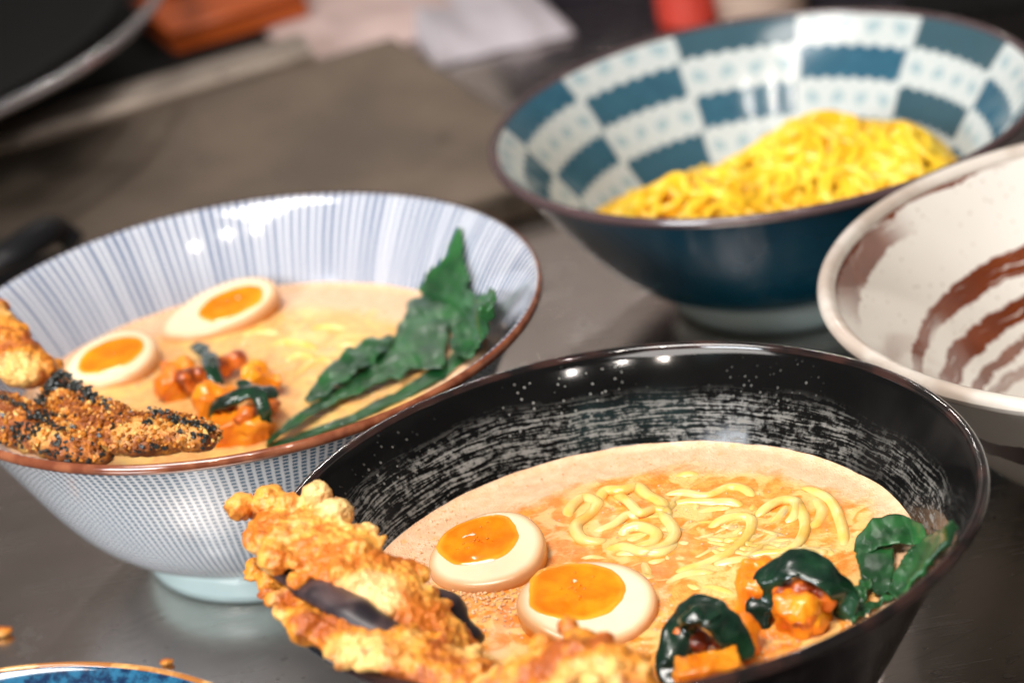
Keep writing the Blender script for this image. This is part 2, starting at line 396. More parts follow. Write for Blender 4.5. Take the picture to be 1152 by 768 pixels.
M_broth_b = broth_mat('spicy_broth', 0, 0, .081, FOAM, OIL, .84, dx=.007, dy=-.004)
FOAM2 = ((.80, .47, .27), (.86, .56, .35)); OIL2 = ((.84, .40, .12), (.86, .52, .20), (.88, .56, .18))
M_broth_s = broth_mat('creamy_broth', 0, 0, .08, FOAM2, OIL2, .8)
n = NT('bubble_film'); M_bub = n.set(col=(.80, .45, .22), rough=.08, sss=.2, ssss=.002, coat=.6)
n = NT('noodle_wheat'); M_nood = n.set(col=n.mix(n.ss(n.noise(90, 3), .35, .65), (.90, .48, .10), (.92, .62, .24)), rough=.18, sss=.45, sssr=(1., .6, .2), ssss=.004, coat=.2)
n = NT('noodle_yellow'); M_noody = n.set(col=n.mix(n.ss(n.noise(60, 3), .35, .65), (.90, .47, .012), (.94, .62, .04)), rough=.3, sss=.25, sssr=(1., .7, .1), ssss=.004, coat=.2)
n = NT('egg_white_stained'); x, y, z = n.xyz()
at_ = n.t.nodes.new('ShaderNodeAttribute'); at_.attribute_name = 'edge'
side = n.ss(n.ma('ADD', z, n.ma('MULTIPLY', n.ma('SUBTRACT', n.noise(120, 3), .5), .0015)), -.0036, -.0002, 1., 0.)
ringf = n.ss(n.ma('ADD', at_.outputs['Fac'], n.ma('MULTIPLY', n.ma('SUBTRACT', n.noise(70, 3), .5), .10)), .80, 1.0, 0., .75)
cc = n.mix(n.ma('MAXIMUM', side, ringf), (.90, .77, .53), (.66, .24, .045))
n.bump(n.noise(180, 3), .1, .0006)
M_egg = n.set(col=cc, rough=.22, sss=.3, sssr=(1., .7, .45), ssss=.0025, coat=.3)
n = NT('egg_yolk_soft'); x, y, z = n.xyz()
at_ = n.t.nodes.new('ShaderNodeAttribute'); at_.attribute_name = 'edge'
yc_ = n.mix(n.ss(n.noise(110, 4), .35, .7), (.86, .19, .002), (.93, .31, .006))
yc_ = n.mix(n.ss(n.ma('ADD', at_.outputs['Fac'], n.ma('MULTIPLY', n.ma('SUBTRACT', n.noise(90, 3), .5), .25)), .80, 1.0, 0., .8), yc_, (.95, .46, .03))
M_yolk = n.set(col=yc_, rough=.10, sss=.2, sssr=(1., .4, .05), ssss=.003, coat=.6, coatr=.04)
n.bump(n.noise(170, 4, rough=.6), .3, .0007)
def fry(name, cols, sc=1.):
    n = NT(name)
    a = n.noise(70*sc, 5, rough=.65); b = n.noise(210*sc, 4, rough=.7); d = n.noise(38*sc, 3)
    c = n.mix(n.ss(a, .42, .58), cols[0], cols[1])
    c = n.mix(n.ss(d, .53, .63), c, cols[2])
    c = n.mix(n.ma('MULTIPLY', n.ss(b, .56, .70), .6), c, cols[3])
    n.bump(n.ma('ADD', b, n.ma('ADD', a, n.noise(700*sc, 2))), .7, .0012)
    return n.set(col=c, rough=.42, sss=.08, sssr=(1., .5, .2), ssss=.002, coat=.12, coatr=.2)
M_batter = fry('golden_batter', ((.58, .15, .010), (.84, .38, .06), (.88, .56, .22), (.42, .08, .004)))
M_batter2 = fry('deep_fried_batter', ((.38, .08, .005), (.76, .28, .025), (.84, .48, .14), (.10, .02, .004)))
M_panko = fry('panko_crust', ((.26, .06, .005), (.55, .17, .015), (.66, .33, .08), (.05, .02, .006)), 1.6)
n = NT('crumb_gold'); M_crumb = n.set(col=n.mix(n.noise(220, 2), (.36, .09, .006), (.66, .26, .03)), rough=.5)
n = NT('crumb_brown'); M_crumbb = n.set(col=(.26, .07, .008), rough=.5)
n = NT('crumb_pale'); M_crumbp = n.set(col=(.80, .46, .13), rough=.5)
n = NT('seaweed_flake'); M_flake = n.set(col=n.mix(n.noise(300, 2), (.008, .010, .010), (.03, .035, .03)), rough=.35)
n = NT('eggplant_skin'); M_skin = n.set(col=n.mix(n.ss(n.noise(80, 3), .4, .7), (.012, .008, .012), (.075, .045, .045)), rough=.42)
n = NT('dark_green_leaf'); x, y, z = n.xyz()
n.bump(n.noise(110, 3), .25, .0008)
M_leaf = n.set(col=n.mix(n.ss(n.noise(75, 4), .35, .7), (.005, .045, .012), (.020, .120, .028)), rough=.34, coat=.35, coatr=.12)
n = NT('pale_leaf_rib'); M_rib = n.set(col=n.mix(n.noise(90, 2), (.02, .12, .03), (.08, .26, .07)), rough=.25, coat=.4)
n = NT('green_tie'); n.bump(n.noise(200, 3), .4, .001)
M_tie = n.set(col=n.mix(n.ss(n.noise(90, 3), .35, .7), (.003, .016, .009), (.010, .050, .020)), rough=.22, coat=.35, coatr=.08)
n = NT('pumpkin_flesh'); n.bump(n.noise(130, 4), .6, .0012)
M_pump = n.set(col=n.mix(n.ss(n.noise(75, 4), .35, .65), (.84, .19, .004), (.90, .33, .010)), rough=.3, sss=.15, sssr=(1., .4, .05), ssss=.004, coat=.4)
n = NT('spiced_filling'); n.bump(n.noise(220, 4), .8, .0012)
M_fill = n.set(col=n.mix(n.ss(n.noise(140, 4), .40, .60), (.22, .03, .006), (.80, .18, .010)), rough=.3, coat=.5, sss=.1, ssss=.003)
# background
def flat(name, c, rough=.5, metal=0., coat=0.):
    n = NT(name); cc = n.mix(n.noise(25, 3), tuple(a*.7 for a in c), tuple(min(1, a*1.2) for a in c)); return n.set(col=cc, rough=rough, metal=metal, coat=coat, spec=.15 if max(c) < .02 else .5)
M_black = flat('black_iron', (.005, .005, .005), .7)
M_chrome = flat('chrome_wire', (.75, .73, .76), .25, 1.)
M_plastic = flat('black_plastic', (.010, .010, .011), .38)
M_orange = flat('orange_enamel', (.40, .07, .006), .5)
M_cloth = flat('pink_cloth', (.50, .37, .34), .9)
M_cloth2 = flat('white_cloth', (.46, .42, .45), .9)
M_red = flat('red_plastic', (.60, .05, .03), .4)
M_creamc = flat('cream_ceramic', (.55, .42, .34), .4)
M_darknavy = flat('dark_navy_plastic', (.014, .012, .022), .4)

# ------------------------------------------------------------------ setting
mb = MB(); mb.v = [(-3, -1, 0), (3, -1, 0), (3, 4, 0), (-3, 4, 0)]; mb.f = [[0, 1, 2, 3]]; mb.m = [0]
counter = tag(mb.build('counter', M_steel, smooth=False), 'brushed stainless steel counter top', None, None, 'structure')

# ------------------------------------------------------------------ bowls
def bowl_profiles(R, H, rf, zf, th=.0036, P1=None, P2=None, bottom=.004, n=40):
    P1 = P1 or (rf+.028, zf+.006); P2 = P2 or (R-.025, H-.030)
    outer = bez((rf-.004, zf-.0005), P1, P2, (R, H), n)
    inner = []
    for i, (r, z) in enumerate(outer):
        a = outer[max(i-1, 0)]; b = outer[min(i+1, n)]
        tx, tz = b[0]-a[0], b[1]-a[1]; L = math.hypot(tx, tz)
        t = th*(1.25-.35*i/n)
        inner.append((max(r - tz/L*t, 0), z + tx/L*t*(1-(i/n)**6)))
    inner = [(0.0002, inner[0][1]-.0002), (inner[0][0]*.5, inner[0][1]-.0001)] + [p for p in inner if p[0] > .001]
    return outer, inner
def make_bowl(label, cx, cy, R, H, rf, zf, m_out, m_in, m_rim, m_foot, warp=None, rimr=.0022, arc=None, **k):
    root = empty('ramen_bowl', (cx, cy, 0), label, 'bowl')
    outer, inner = bowl_profiles(R-rimr*.4, H-rimr*.5, rf, zf, **k)
    mb = MB(); seg = 256
    prof = outer + [(R-rimr*.9, H-.0002)] + inner[::-1]
    no = len(outer)
    mb.lathe(prof, seg, warp=warp)
    nf = len(prof)-1
    for i in range(nf):
        for j in range(seg): mb.m[i*seg+j] = 0 if i < no else 1
    o = mb.build('body', [m_out, m_in], root)
    # path-length UV: v is metres down from the rim
    L = [0]
    for i in range(1, len(prof)): L.append(L[-1]+math.hypot(prof[i][0]-prof[i-1][0], prof[i][1]-prof[i-1][1]))
    Lr = L[no]
    uv = o.data.uv_layers.new(name='UVMap').data
    for p in o.data.polygons:
        for li, vi in zip(p.loop_indices, p.vertices):
            uv[li].uv = (.5, abs(Lr - L[vi//seg]))
    # rim: a rounded band over the lip
    a, b = outer[-1], outer[-3]; dr, dz = (a[0]-b[0]), (a[1]-b[1]); ll = math.hypot(dr, dz); dr /= ll; dz /= ll
    c0 = (R-rimr*.95, H-rimr*.9); mb = MB()
    ring_ = [(c0[0]+math.cos(t)*rimr*1.0, c0[1]+math.sin(t)*rimr*1.0) for t in ([2*PI*i/14 for i in range(15)] if not arc else [math.radians(arc[0]+(arc[1]-arc[0])*i/12) for i in range(13)])]
    mb.lathe(ring_, seg, warp=warp, flip=True); mb.build('rim', m_rim, root)
    mb = MB()
    mb.lathe([(rf-.006, .004), (rf-.005, .0006), (rf-.003, .0002), (rf-.0012, .0008), (rf-.0004, .004), (rf, zf-.003), (rf+.0015, zf+.0004), (rf-.004, zf+.001), (rf-.007, zf-.001), (rf-.006, .004)], seg, flip=False)
    mb.build('foot', m_foot, root)
    rin = sorted([(z, r) for (r, z) in inner])
    return root, rin
SX, SY, SR, SH = -.0905, .9655, .1042, .0845
KX, KY, KR, KH = .02335, .7903, .1035, .0849
BX, BY, BR, BH = .1073, 1.0997, .1045, .0748
WX, WY, WR, WH = .2073, .9108, .1083, .0783
def warpB(x, y, z): return (x, y, z + (z/.075)*(.011*x - .011*y)*1.0)
bS, rinS = make_bowl('white ramen bowl with rows of blue dots outside, grey stripes inside and a brown rim', SX, SY, SR, SH, .0463, .0115, M_str_o, M_str_i, M_rimbrown, M_foot, rimr=.0019, th=.0036, arc=(-125, 78))
bK, rinK = make_bowl('glossy black ramen bowl with a dry white brush stroke round the inside', KX, KY, KR, KH, .044, .011, M_blk_o, M_blk_i, M_blk_r, M_blk_o, rimr=.0019)
bB, rinB = make_bowl('navy blue bowl with a blue and white checkered inside, holding plain yellow noodles', BX, BY, BR, BH, .044, .011, M_navy, M_chk, M_rimblue, M_foot, rimr=.0019, warp=warpB)
bW, rinW = make_bowl('empty cream bowl with brown brush swirls at the right edge', WX, WY, WR, WH, .046, .010, M_cream_o, M_cream, M_cream_r, M_cream_r, rimr=.0030)
bF, rinF = make_bowl('blue speckled bowl with a golden brown rim, cut off at the lower left corner', -.162, .6930, .09, .07, .042, .010, M_rblue, M_rblue, M_gold, M_rblue, rimr=.0014)

def rad_at(rin, z):
    for i in range(len(rin)-1):
        if rin[i][0] <= z <= rin[i+1][0]:
            t = (z-rin[i][0])/max(1e-9, rin[i+1][0]-rin[i][0]); return rin[i][1]*(1-t)+rin[i+1][1]*t
    return rin[-1][1] if z > rin[-1][0] else 0
def drape(u, v, cx, cy, rin, zs, off=.0015):
    """first real surface (broth or inner wall) met in the direction of a photo point, lifted by off"""
    d = ray(u, v); t = (.095-CAM_H)/d.z
    for _ in range(4000):
        p = EYE + d*t
        if p.z <= zs + off: return Vector((p.x, p.y, zs+off))
        r = math.hypot(p.x-cx, p.y-cy)
        if p.y > cy - .05 and r >= rad_at(rin, p.z) - off*1.2: return p
        t += .0004
    return p

# ------------------------------------------------------------------ broth
ZK, ZS = .0590, .0570
def broth(name, label, cx, cy, z, rin, mat, seed, dents=()):
    R = rad_at(rin, z)+.0006; mb = MB(); P = []; seg = 200; nr = 70
    for i in range(nr+1):
        row = []; rr = R*i/nr if i else .0002
        for k in range(seg):
            a = 2*PI*k/seg; x, y = rr*math.cos(a), rr*math.sin(a)
            h = .0006*fbm((x, y, 0), 60, seed) + .0003*fbm((x, y, 0), 220, seed+3)
            h += .0012*max(0, (rr/R-.965)/.035)**2
            row.append((x, y, h))
        P.append(row)
    mb.quad_grid(P, True)
    o = mb.build(name, mat); o.location = (cx, cy, z)
    tag(o, label, 'soup'); return o
brK = broth('broth', 'orange spicy broth with a pale foam edge filling the black bowl', KX, KY, ZK, rinK, M_broth_b, 3)
brS = broth('broth', 'creamy peach broth in the blue dotted bowl', SX, SY, ZS, rinS, M_broth_s, 9)
def bubbles(parent, cx, cy, z, pts, seed):
    rr = random.Random(seed); mb = MB()
    for (u, v, du, dv, n_, rmax) in pts:
        for _ in range(n_):
            p = at(u+rr.gauss(0, du), v+rr.gauss(0, dv), z); r = rr.uniform(.0002, rmax*.75)
            c = Vector((p.x-cx, p.y-cy, rr.uniform(0, .0003)))
            P = []
            for i in range(5):
                ph = PI/2*i/4
                P.append([(c.x+r*math.cos(ph)*math.cos(2*PI*k/8)+1e-6, c.y+r*math.cos(ph)*math.sin(2*PI*k/8), c.z+r*.7*math.sin(ph)) for k in range(8)])
            mb.quad_grid(P, True)
    o = mb.build('foam_bubbles', M_bub, parent); o['kind'] = 'stuff'
bubbles(brK, KX, KY, ZK, [(540, 672, 40, 5, 150, .0009), (600, 655, 22, 8, 60, .0009), (560, 690, 35, 14, 120, .0010), (500, 590, 20, 10, 40, .0006), (480, 620, 8, 18, 40, .0007),
    (740, 700, 10, 16, 40, .0008), (800, 720, 40, 15, 60, .0008), (880, 725, 40, 12, 60, .0008), (975, 690, 18, 14, 60, .0009), (640, 575, 60, 30, 60, .0006), (850, 590, 70, 30, 60, .0006), (700, 520, 120, 6, 60, .0005), (480, 560, 25, 12, 30, .0004)], 4)
bubbles(brS, SX, SY, ZS, [(330, 400, 30, 14, 60, .0009), (170, 430, 20, 8, 40, .0009), (420, 440, 25, 12, 40, .0009), (300, 370, 30, 10, 40, .0009)], 5)

# ------------------------------------------------------------------ eggs
def egg(u, v, z, a, b, rot, tilt, label, yc, ya, yb, yrot, seed, depth=.017):
    c = at(u, v, z)
    root = empty('egg_half', c, label, 'egg')
    root.rotation_euler = Matrix.Rotation(tilt[0], 3, 'X').to_euler() if not tilt[1] else (Matrix.Rotation(tilt[1], 3, 'Y') @ Matrix.Rotation(tilt[0], 3, 'X')).to_euler()
    def out(t):   # egg outline
        x = a*math.cos(t); y = b*math.sin(t)*(1+.13*math.cos(t))
        return x*math.cos(rot)-y*math.sin(rot), x*math.sin(rot)+y*math.cos(rot)
    prof = [(.001, 0), (.3, .0001), (.6, .0001), (.8, .0001), (.90, 0), (.95, -.00015), (.98, -.0006), (1., -.0016), (1.005, -.003), (.995, -.005), (.96, -.0075), (.9, -.010), (.8, -.0125), (.65, -.0148), (.45, -.0163), (.2, -.0169), (.001, -.017)]
    mb = MB(); P = []
    for (s_, zz) in prof:
        row = []
        for k in range(72):
            x, y = out(2*PI*k/72); q = (x*s_, y*s_, zz*depth/.017)
            row.append((q[0], q[1], q[2] + .0003*fbm(q, 130, seed)))
        P.append(row)
    mb.quad_grid(P, True, flip=True); ew = mb.build('egg_white', M_egg, root)
    at_ = ew.data.attributes.new('edge', 'FLOAT', 'POINT')
    for i in range(len(prof)):
        for k in range(72): at_.data[i*72+k].value = prof[i][0] if i < 8 else 1.0
    mb = MB(); P = []
    for i in range(17):
        s_ = i/16; row = []
        for k in range(60):
            t = 2*PI*k/60
            wob = 1 + .09*nz3((math.cos(t), math.sin(t), seed), 1.3, seed) + .03*nz3((math.cos(t), math.sin(t), seed), 4, seed)
            sq = 1/(abs(math.cos(t))**2.25+abs(math.sin(t))**2.25)**(1/2.25)
            x = ya*sq*math.cos(t)*wob*max(s_, .01); y = yb*sq*math.sin(t)*wob*max(s_, .01)
            X = x*math.cos(yrot)-y*math.sin(yrot)+yc[0]; Y = x*math.sin(yrot)+y*math.cos(yrot)+yc[1]
            zz = .0002 + .0008*s_**4*(1-s_**8)*1.0 - .0004*(s_ > .99) + .00035*fbm((X, Y, 0), 220, seed+2)*(1-s_**4)
            row.append((X, Y, zz))
        P.append(row)
    mb.quad_grid(P, True)
    rb = random.Random(seed+40)
    for _ in range(16):
        bx = rb.gauss(-.1, .28)*ya; by = rb.gauss(.15, .3)*yb; r = rb.uniform(.0002, .00055)
        bx, by = bx*math.cos(yrot)-by*math.sin(yrot)+yc[0], bx*math.sin(yrot)+by*math.cos(yrot)+yc[1]
        mb.quad_grid([[(bx+r*math.cos(PI/2*i/4)*math.cos(PI*k/4)+1e-6*math.cos(PI*k/4), by+r*math.cos(PI/2*i/4)*math.sin(PI*k/4)+1e-6*math.sin(PI*k/4), .00025+r*math.sin(PI/2*i/4)) for k in range(8)] for i in range(5)], True)
    yk = mb.build('yolk', M_yolk, root); at_ = yk.data.attributes.new('edge', 'FLOAT', 'POINT')
    for i in range(17):
        for k in range(60): at_.data[i*60+k].value = i/16
    return root
T1 = (math.radians(9), 0)
egg(546, 617, ZK+.0054, .0176, .0178, .15, (math.radians(8), math.radians(-5)), 'marinated half egg in the black bowl, the farther one, beside the battered aubergine', (-.0016, .0046), .0124, .0116, .1, 1)
egg(660, 674, ZK+.0054, .0200, .0190, -.25, (math.radians(8), math.radians(6)), 'larger marinated half egg in the middle of the black bowl, nearer the camera', (-.0028, .0040), .0144, .0134, -.1, 2)
egg(123, 402, ZS+.0050, .0172, .0155, .2, (math.radians(10), math.radians(-6)), 'marinated half egg in the dotted bowl, beside the breaded fritters', (.0005, .0012), .0125, .0098, .15, 3)
egg(245, 346, ZS+.0048, .0228, .0145, .35, (math.radians(9), math.radians(-5)), 'tilted marinated half egg at the far wall of the dotted bowl', (.0050, .0006), .0128, .0092, .3, 4)

# ------------------------------------------------------------------ noodles in the black and dotted bowls
def noodle_strands(paths, z, mat, label, name='noodles', r=.0017, lift=.0004, seed=1, flat_=.8):
    mb = MB(); rr = random.Random(seed)
    o0 = at(*paths[0][0][:2], z)
    for pth in paths:
        pts = []
        for q in pth:
            dz = q[2] if len(q) > 2 else 0
            pts.append(at(q[0], q[1], z+lift+dz*.001))
        cc = catmull(pts, 10)
        cc = [p + Vector((0, 0, .0005*nz3(p, 90, seed))) for p in cc]
        rl = r*rr.uniform(.88, 1.12)*(1 if len(pth[0]) > 2 and pth[0][2] > -1.55 else .72)
        mb.tube(cc, lambda t, rl=rl: rl*(.55+.45*min(1, 8*t, 8*(1-t))), 12, 0, flat_)
    o = mb.build(name, mat, origin=o0)
    return tag(o, label, 'noodles', None, 'stuff')
PK = [
 [(645, 590, -1), (640, 575, 1), (655, 560, 1), (672, 566, 1), (664, 580, .5), (648, 592, 1), (655, 607, 1), (675, 610, .5), (690, 606, -1)],
 [(672, 572, 0), (680, 553, 1.5), (700, 551, 2), (716, 547, 1.5), (728, 556, 1), (745, 566, 1), (752, 580, 1.2)],
 [(690, 556, 0), (706, 564, 2), (720, 577, 2.2), (735, 573, 1.5), (752, 572, 1), (765, 560, -1)],
 [(668, 600, 0), (690, 590, 1), (706, 580, 1.2), (720, 583, .6)],
 [(700, 606, 0), (705, 595, 1.5), (722, 592, 2), (738, 600, 1.5), (733, 612, .5), (715, 615, 1)],
 [(680, 620, 0), (700, 615, 1.5), (725, 621, 1.5), (748, 615, 1.2), (759, 600, 1.4), (750, 584, 1), (740, 575, 0)],
 [(690, 628, -.5), (715, 622, .8), (745, 622, 1), (765, 612, -.6)],
 [(742, 562, -.5), (765, 555, .6), (795, 558, .5), (820, 548, 1), (840, 552, .8), (852, 568, -.5)],
 [(745, 572, -1), (775, 566, .4), (800, 566, .3), (825, 566, .8), (838, 575, -.8)],
 [(752, 545, -1), (772, 535, .3), (790, 540, -1)],
 [(795, 600, -.6), (808, 588, .8), (828, 582, .9), (845, 585, .6), (842, 603, .5), (825, 620, .4), (800, 632, .4), (770, 642, .3), (745, 655, -.8)],
 [(850, 585, 0), (862, 572, 1.4), (880, 563, 1.6), (897, 566, 1), (893, 582, .8), (880, 592, -.4)],
 [(884, 560, -.5), (900, 572, .8), (906, 592, .8), (898, 612, .8), (880, 622, .6), (855, 625, .2), (835, 632, -.8)],
 [(890, 552, -.8), (915, 553, .5), (935, 565, .6), (945, 585, .6), (950, 608, .3), (948, 625, -1)],
 [(905, 598, -.6), (918, 590, .5), (925, 575, .4), (915, 562, -.6)],
 [(800, 640, -.6), (820, 634, .4), (838, 632, .2), (850, 642, -1)],
 [(745, 665, -.6), (765, 650, .3), (790, 645, .3), (812, 652, -.6)],
 [(640, 640, -1.1), (665, 630, -.1), (690, 636, -1)],
 [(722, 632, -1), (728, 645, 0), (735, 660, -1)],
 [(600, 600, -1.3), (620, 588, -.4), (640, 600, -1.2)],
 [(775, 668, -1), (800, 662, .2), (820, 668, .2), (832, 680, -1)],
 [(770, 585, -1.1), (790, 578, -.1), (812, 574, 0), (830, 580, -1.1)],
 [(860, 600, -1.1), (868, 590, 0), (880, 580, .1), (886, 572, -1)]]
_r = random.Random(5)
for _ in range(60):
    u0 = _r.gauss(785, 80); v0 = max(588, _r.gauss(622, 26)); th = _r.uniform(-.6, .3); kk = _r.uniform(-.3, .3); q_ = []
    if ((u0-800)/175)**2+((v0-612)/62)**2 > 1 or u0 < 640: continue
    for j in range(_r.randint(6, 13)):
        if ((u0-795)/160)**2+((v0-612)/56)**2 > 1: break
        q_.append((u0, v0, _r.uniform(-.5, .4))); u0 += 15*math.cos(th); v0 += 9*math.sin(th); th += kk
    if len(q_) < 4: continue
    q_[0] = (*q_[0][:2], -1.6); q_[-1] = (*q_[-1][:2], -1.6); PK.append(q_)
noodle_strands(PK, ZK, M_nood, 'pale yellow noodle curls breaking the surface of the broth in the black bowl', r=.0019, lift=-.0010, seed=2, flat_=.75)
PS = [
 [(330, 430, -1), (345, 412, .3), (365, 405, .2), (380, 415, -.5)], [(300, 395, -1), (320, 385, .2), (345, 388, .3), (360, 398, -1)],
 [(340, 450, -1), (360, 440, .3), (385, 438, 0), (398, 428, -1)], [(350, 372, -1), (372, 368, .1), (395, 374, -1)],
 [(320, 410, -1), (335, 400, .2), (350, 402, .2), (358, 415, -1)], [(375, 395, -1), (392, 388, .1), (410, 392, -1)],
 [(270, 380, -1), (292, 374, .1), (315, 378, -1)], [(370, 460, -1), (380, 450, .1), (400, 445, -1)]]
noodle_strands(PS, ZS, M_nood, 'sunken noodles showing through the creamy broth in the dotted bowl', r=.0019, lift=-.0004, seed=4)

# plain yellow noodles heaped in the blue bowl
def heap():
    mb = MB(); rr = random.Random(11)
    zb = .030
    def H_(x, y):     # heap height (local to bowl)
        g = .026*math.exp(-(((x-.018)/.028)**2 + ((y-.008)/.035)**2)) + .024*math.exp(-(((x-.055)/.022)**2 + ((y+.012)/.035)**2)) + .023*math.exp(-(((x+.035)/.035)**2 + ((y+.022)/.04)**2))
        return zb + g
    def zin(x, y):
        r = math.hypot(x, y); z = .012
        while z < .07 and rad_at(rinB, z) < r+.0015: z += .0008
        return z+.0015
    P = []
    for i in range(20):
        s_ = i/19; row = []
        for k in range(60):
            a = 2*PI*k/60; x = .072*s_*math.cos(a)+1e-5; y = (.066*s_)*math.sin(a)-.006
            z = max(H_(x, y) - .002 - .012*s_**5, zin(x, y))
            row.append((x, y, z))
        P.append(row)
    mb.quad_grid(P, True)
    for s_ in range(330):
        a = rr.uniform(0, 2*PI); r = .066*math.sqrt(rr.random()); x = r*math.cos(a); y = r*math.sin(a)*.92-.006
        th = rr.uniform(0, 2*PI); k = rr.choice((-1, 1))*rr.uniform(60, 190); pts = []; L = rr.randint(8, 20)
        l0 = rr.uniform(-.001, .003); arch = rr.uniform(0, .004)
        for j in range(L):
            if math.hypot(x, y+.006) > .070: break
            pts.append((x, y, H_(x, y) + l0 + arch*math.sin(PI*j/(L-1)) - .003*(j in (0, L-1)) - .010*(math.hypot(x, y+.006)/.072)**5)); q_ = pts[-1]; pts[-1] = (q_[0], q_[1], max(q_[2], zin(x, y)))
            th += k*.003 + rr.gauss(0, .12); x += .003*math.cos(th); y += .003*math.sin(th)
        if len(pts) > 4: mb.tube(catmull(pts, 3), rr.uniform(.0014, .0019), 8)
    o = mb.build('noodles', M_noody); o.location = (BX, BY, 0)
    tag(o, 'heap of plain bright yellow noodles in the checkered bowl', 'noodles', None, 'stuff')
heap()

# ------------------------------------------------------------------ leaves
def leaf(name, spine, label, cx, cy, rin, zs, seed, off=.002, rib=True, ruffle=.0014, jag=.25, parent=None, n=44, m=15, mat=None):
    """spine: (u, v, half width left, half width right[, lift mm])"""
    sp_ = catmull([Vector((s_[0], s_[1], 0)) for s_ in spine], 12); k = len(spine)-1
    def lerp(t, idx):
        f = t*k; i = min(int(f), k-1); f -= i
        a = spine[i][idx] if len(spine[i]) > idx else 0; b = spine[i+1][idx] if len(spine[i+1]) > idx else 0
        f = f*f*(3-2*f); return a*(1-f)+b*f
    P = []; mid = []
    for i in range(n+1):
        t = i/n; j = min(int(t*(len(sp_)-1)), len(sp_)-2); f = t*(len(sp_)-1)-j
        c = sp_[j].lerp(sp_[j+1], f); d = (sp_[j+1]-sp_[j]).normalized(); pr = Vector((-d.y, d.x, 0))
        row = []
        for q_ in range(m+1):
            s_ = 2*q_/m-1
            wl = lerp(t, 2) if s_ < 0 else lerp(t, 3)
            wl *= 1+jag*nz3((t*9, 1 if s_ > 0 else -1, 0), 1.1, seed)+jag*.6*nz3((t*30, 1 if s_ > 0 else -1, 0), 1.1, seed)
            c2 = c + pr*(s_*wl)
            p = drape(c2.x, c2.y, cx, cy, rin, zs, off + lerp(t, 4)*.001)
            w_ = abs(s_)**1.5
            up = ruffle*(fbm((c2.x*.001, c2.y*.001, 0), 60, seed)*1.6 + .5*abs(s_)*math.sin(t*26+seed)+ .5*nz3((c2.x*.001, c2.y*.001, 0), 190, seed))
            nrm = Vector((-(p.x-cx)*3, -(p.y-cy)*3-.25, 1)).normalized()
            row.append(p + nrm*up)
        P.append(row); mid.append(row[m//2]+Vector((0, -.0002, .0006)))
    o0 = P[0][m//2]
    root = empty(name, o0, label, 'leaf') if parent is None else parent
    mb = MB(); mb.quad_grid(P); o = mb.build('blade', mat or M_leaf, root, origin=o0 if parent is None else parent.location)
    md = o.modifiers.new('t', 'SOLIDIFY'); md.thickness = .0005; md.offset = 0
    if rib:
        mb = MB(); mb.tube(mid, lambda t: .0011*(1-t)+.00025, 8, 0, .6)
        mb.build('midrib', M_rib, root, origin=root.location)
    return root
a_ = (SX, SY, rinS, ZS)
leaf('leafy_green', [(300, 497, 2, 2, 1), (335, 474, 4, 4, 1), (375, 446, 7, 8, 1), (410, 424, 10, 14, 1), (445, 400, 14, 24, 1), (478, 372, 30, 36, 1), (498, 342, 34, 36, 1.5), (506, 312, 24, 26, 1.5), (510, 285, 7, 8, .8), (516, 256, 3, 3, 0)],
     'tall dark green leaf standing up the inner wall of the dotted bowl', *a_, 5, ruffle=.0007, jag=.45, n=110, m=26, rib=False)
leaf('leafy_green', [(520, 400, 14, 10, 1.5), (532, 370, 22, 16, 1.5), (545, 345, 14, 12, 1), (555, 326, 3, 3, 1)], 'short green leaf tip against the right wall of the dotted bowl', *a_, 8, ruffle=.0014, n=50, off=.0035, rib=False)
leaf('leafy_green', [(345, 452, 3, 4, 1), (368, 430, 10, 12, 1.5), (395, 408, 14, 14, 2), (420, 392, 12, 12, 1.5), (442, 380, 3, 3, .5)], 'smaller flat green leaf floating beside the tall leaf in the dotted bowl', *a_, 7, ruffle=.0010, rib=False, off=.003)
leaf('leafy_green', [(300, 503, 3, 3, 0), (380, 478, 5, 3, 0), (440, 452, 8, 3, 0), (495, 420, 9, 6, 0), (540, 385, 8, 6, 0)], 'limp green leaf along the near edge of the dotted bowl, below the tall leaf', *a_, 9, ruffle=.0006, rib=False, off=.0008)
a_ = (KX, KY, rinK, ZK)
leaf('leafy_green', [(964, 622, 4, 8, 0), (975, 608, 12, 14, 1), (992, 600, 18, 14, 2), (1012, 596, 17, 15, 2), (1030, 600, 12, 14, 1), (1040, 606, 4, 5, 0)], 'glossy dark green leaf folded at the far right of the black bowl', *a_, 12, ruffle=.0004, rib=False, off=.0018, jag=.1)
leaf('leafy_green', [(985, 600, 14, 14, 1), (984, 620, 22, 22, 1), (988, 640, 18, 20, 1), (990, 656, 12, 12, .5), (985, 668, 3, 3, 0)], 'broad green leaf lying between the folded leaf and the tied bundle in the black bowl', *a_, 13, ruffle=.0004, rib=False, off=.0012, jag=.12)
leaf('leafy_green', [(1006, 672, 8, 8, 0), (1020, 650, 14, 10, 1), (1034, 630, 16, 14, 1), (1052, 612, 12, 12, 1), (1076, 590, 5, 5, 1)], 'green leaf pressed up the right wall of the black bowl', *a_, 14, ruffle=.0008, rib=False, off=.0016)
leaf('leafy_green', [(965, 692, 3, 3, 0), (968, 672, 8, 7, .5), (974, 655, 7, 7, 1), (972, 645, 3, 3, 0)], 'small green scrap of leaf beside the right hand bundle in the black bowl', *a_, 15, rib=False, off=.001)
leaf('leafy_green', [(958, 700, 2, 2, 0), (975, 686, 4, 4, 0), (995, 675, 4, 4, 0), (1015, 664, 2, 2, 0)], 'thin wilted green strip at the near right edge of the black bowl', *a_, 16, rib=False, off=.0006, jag=.5)

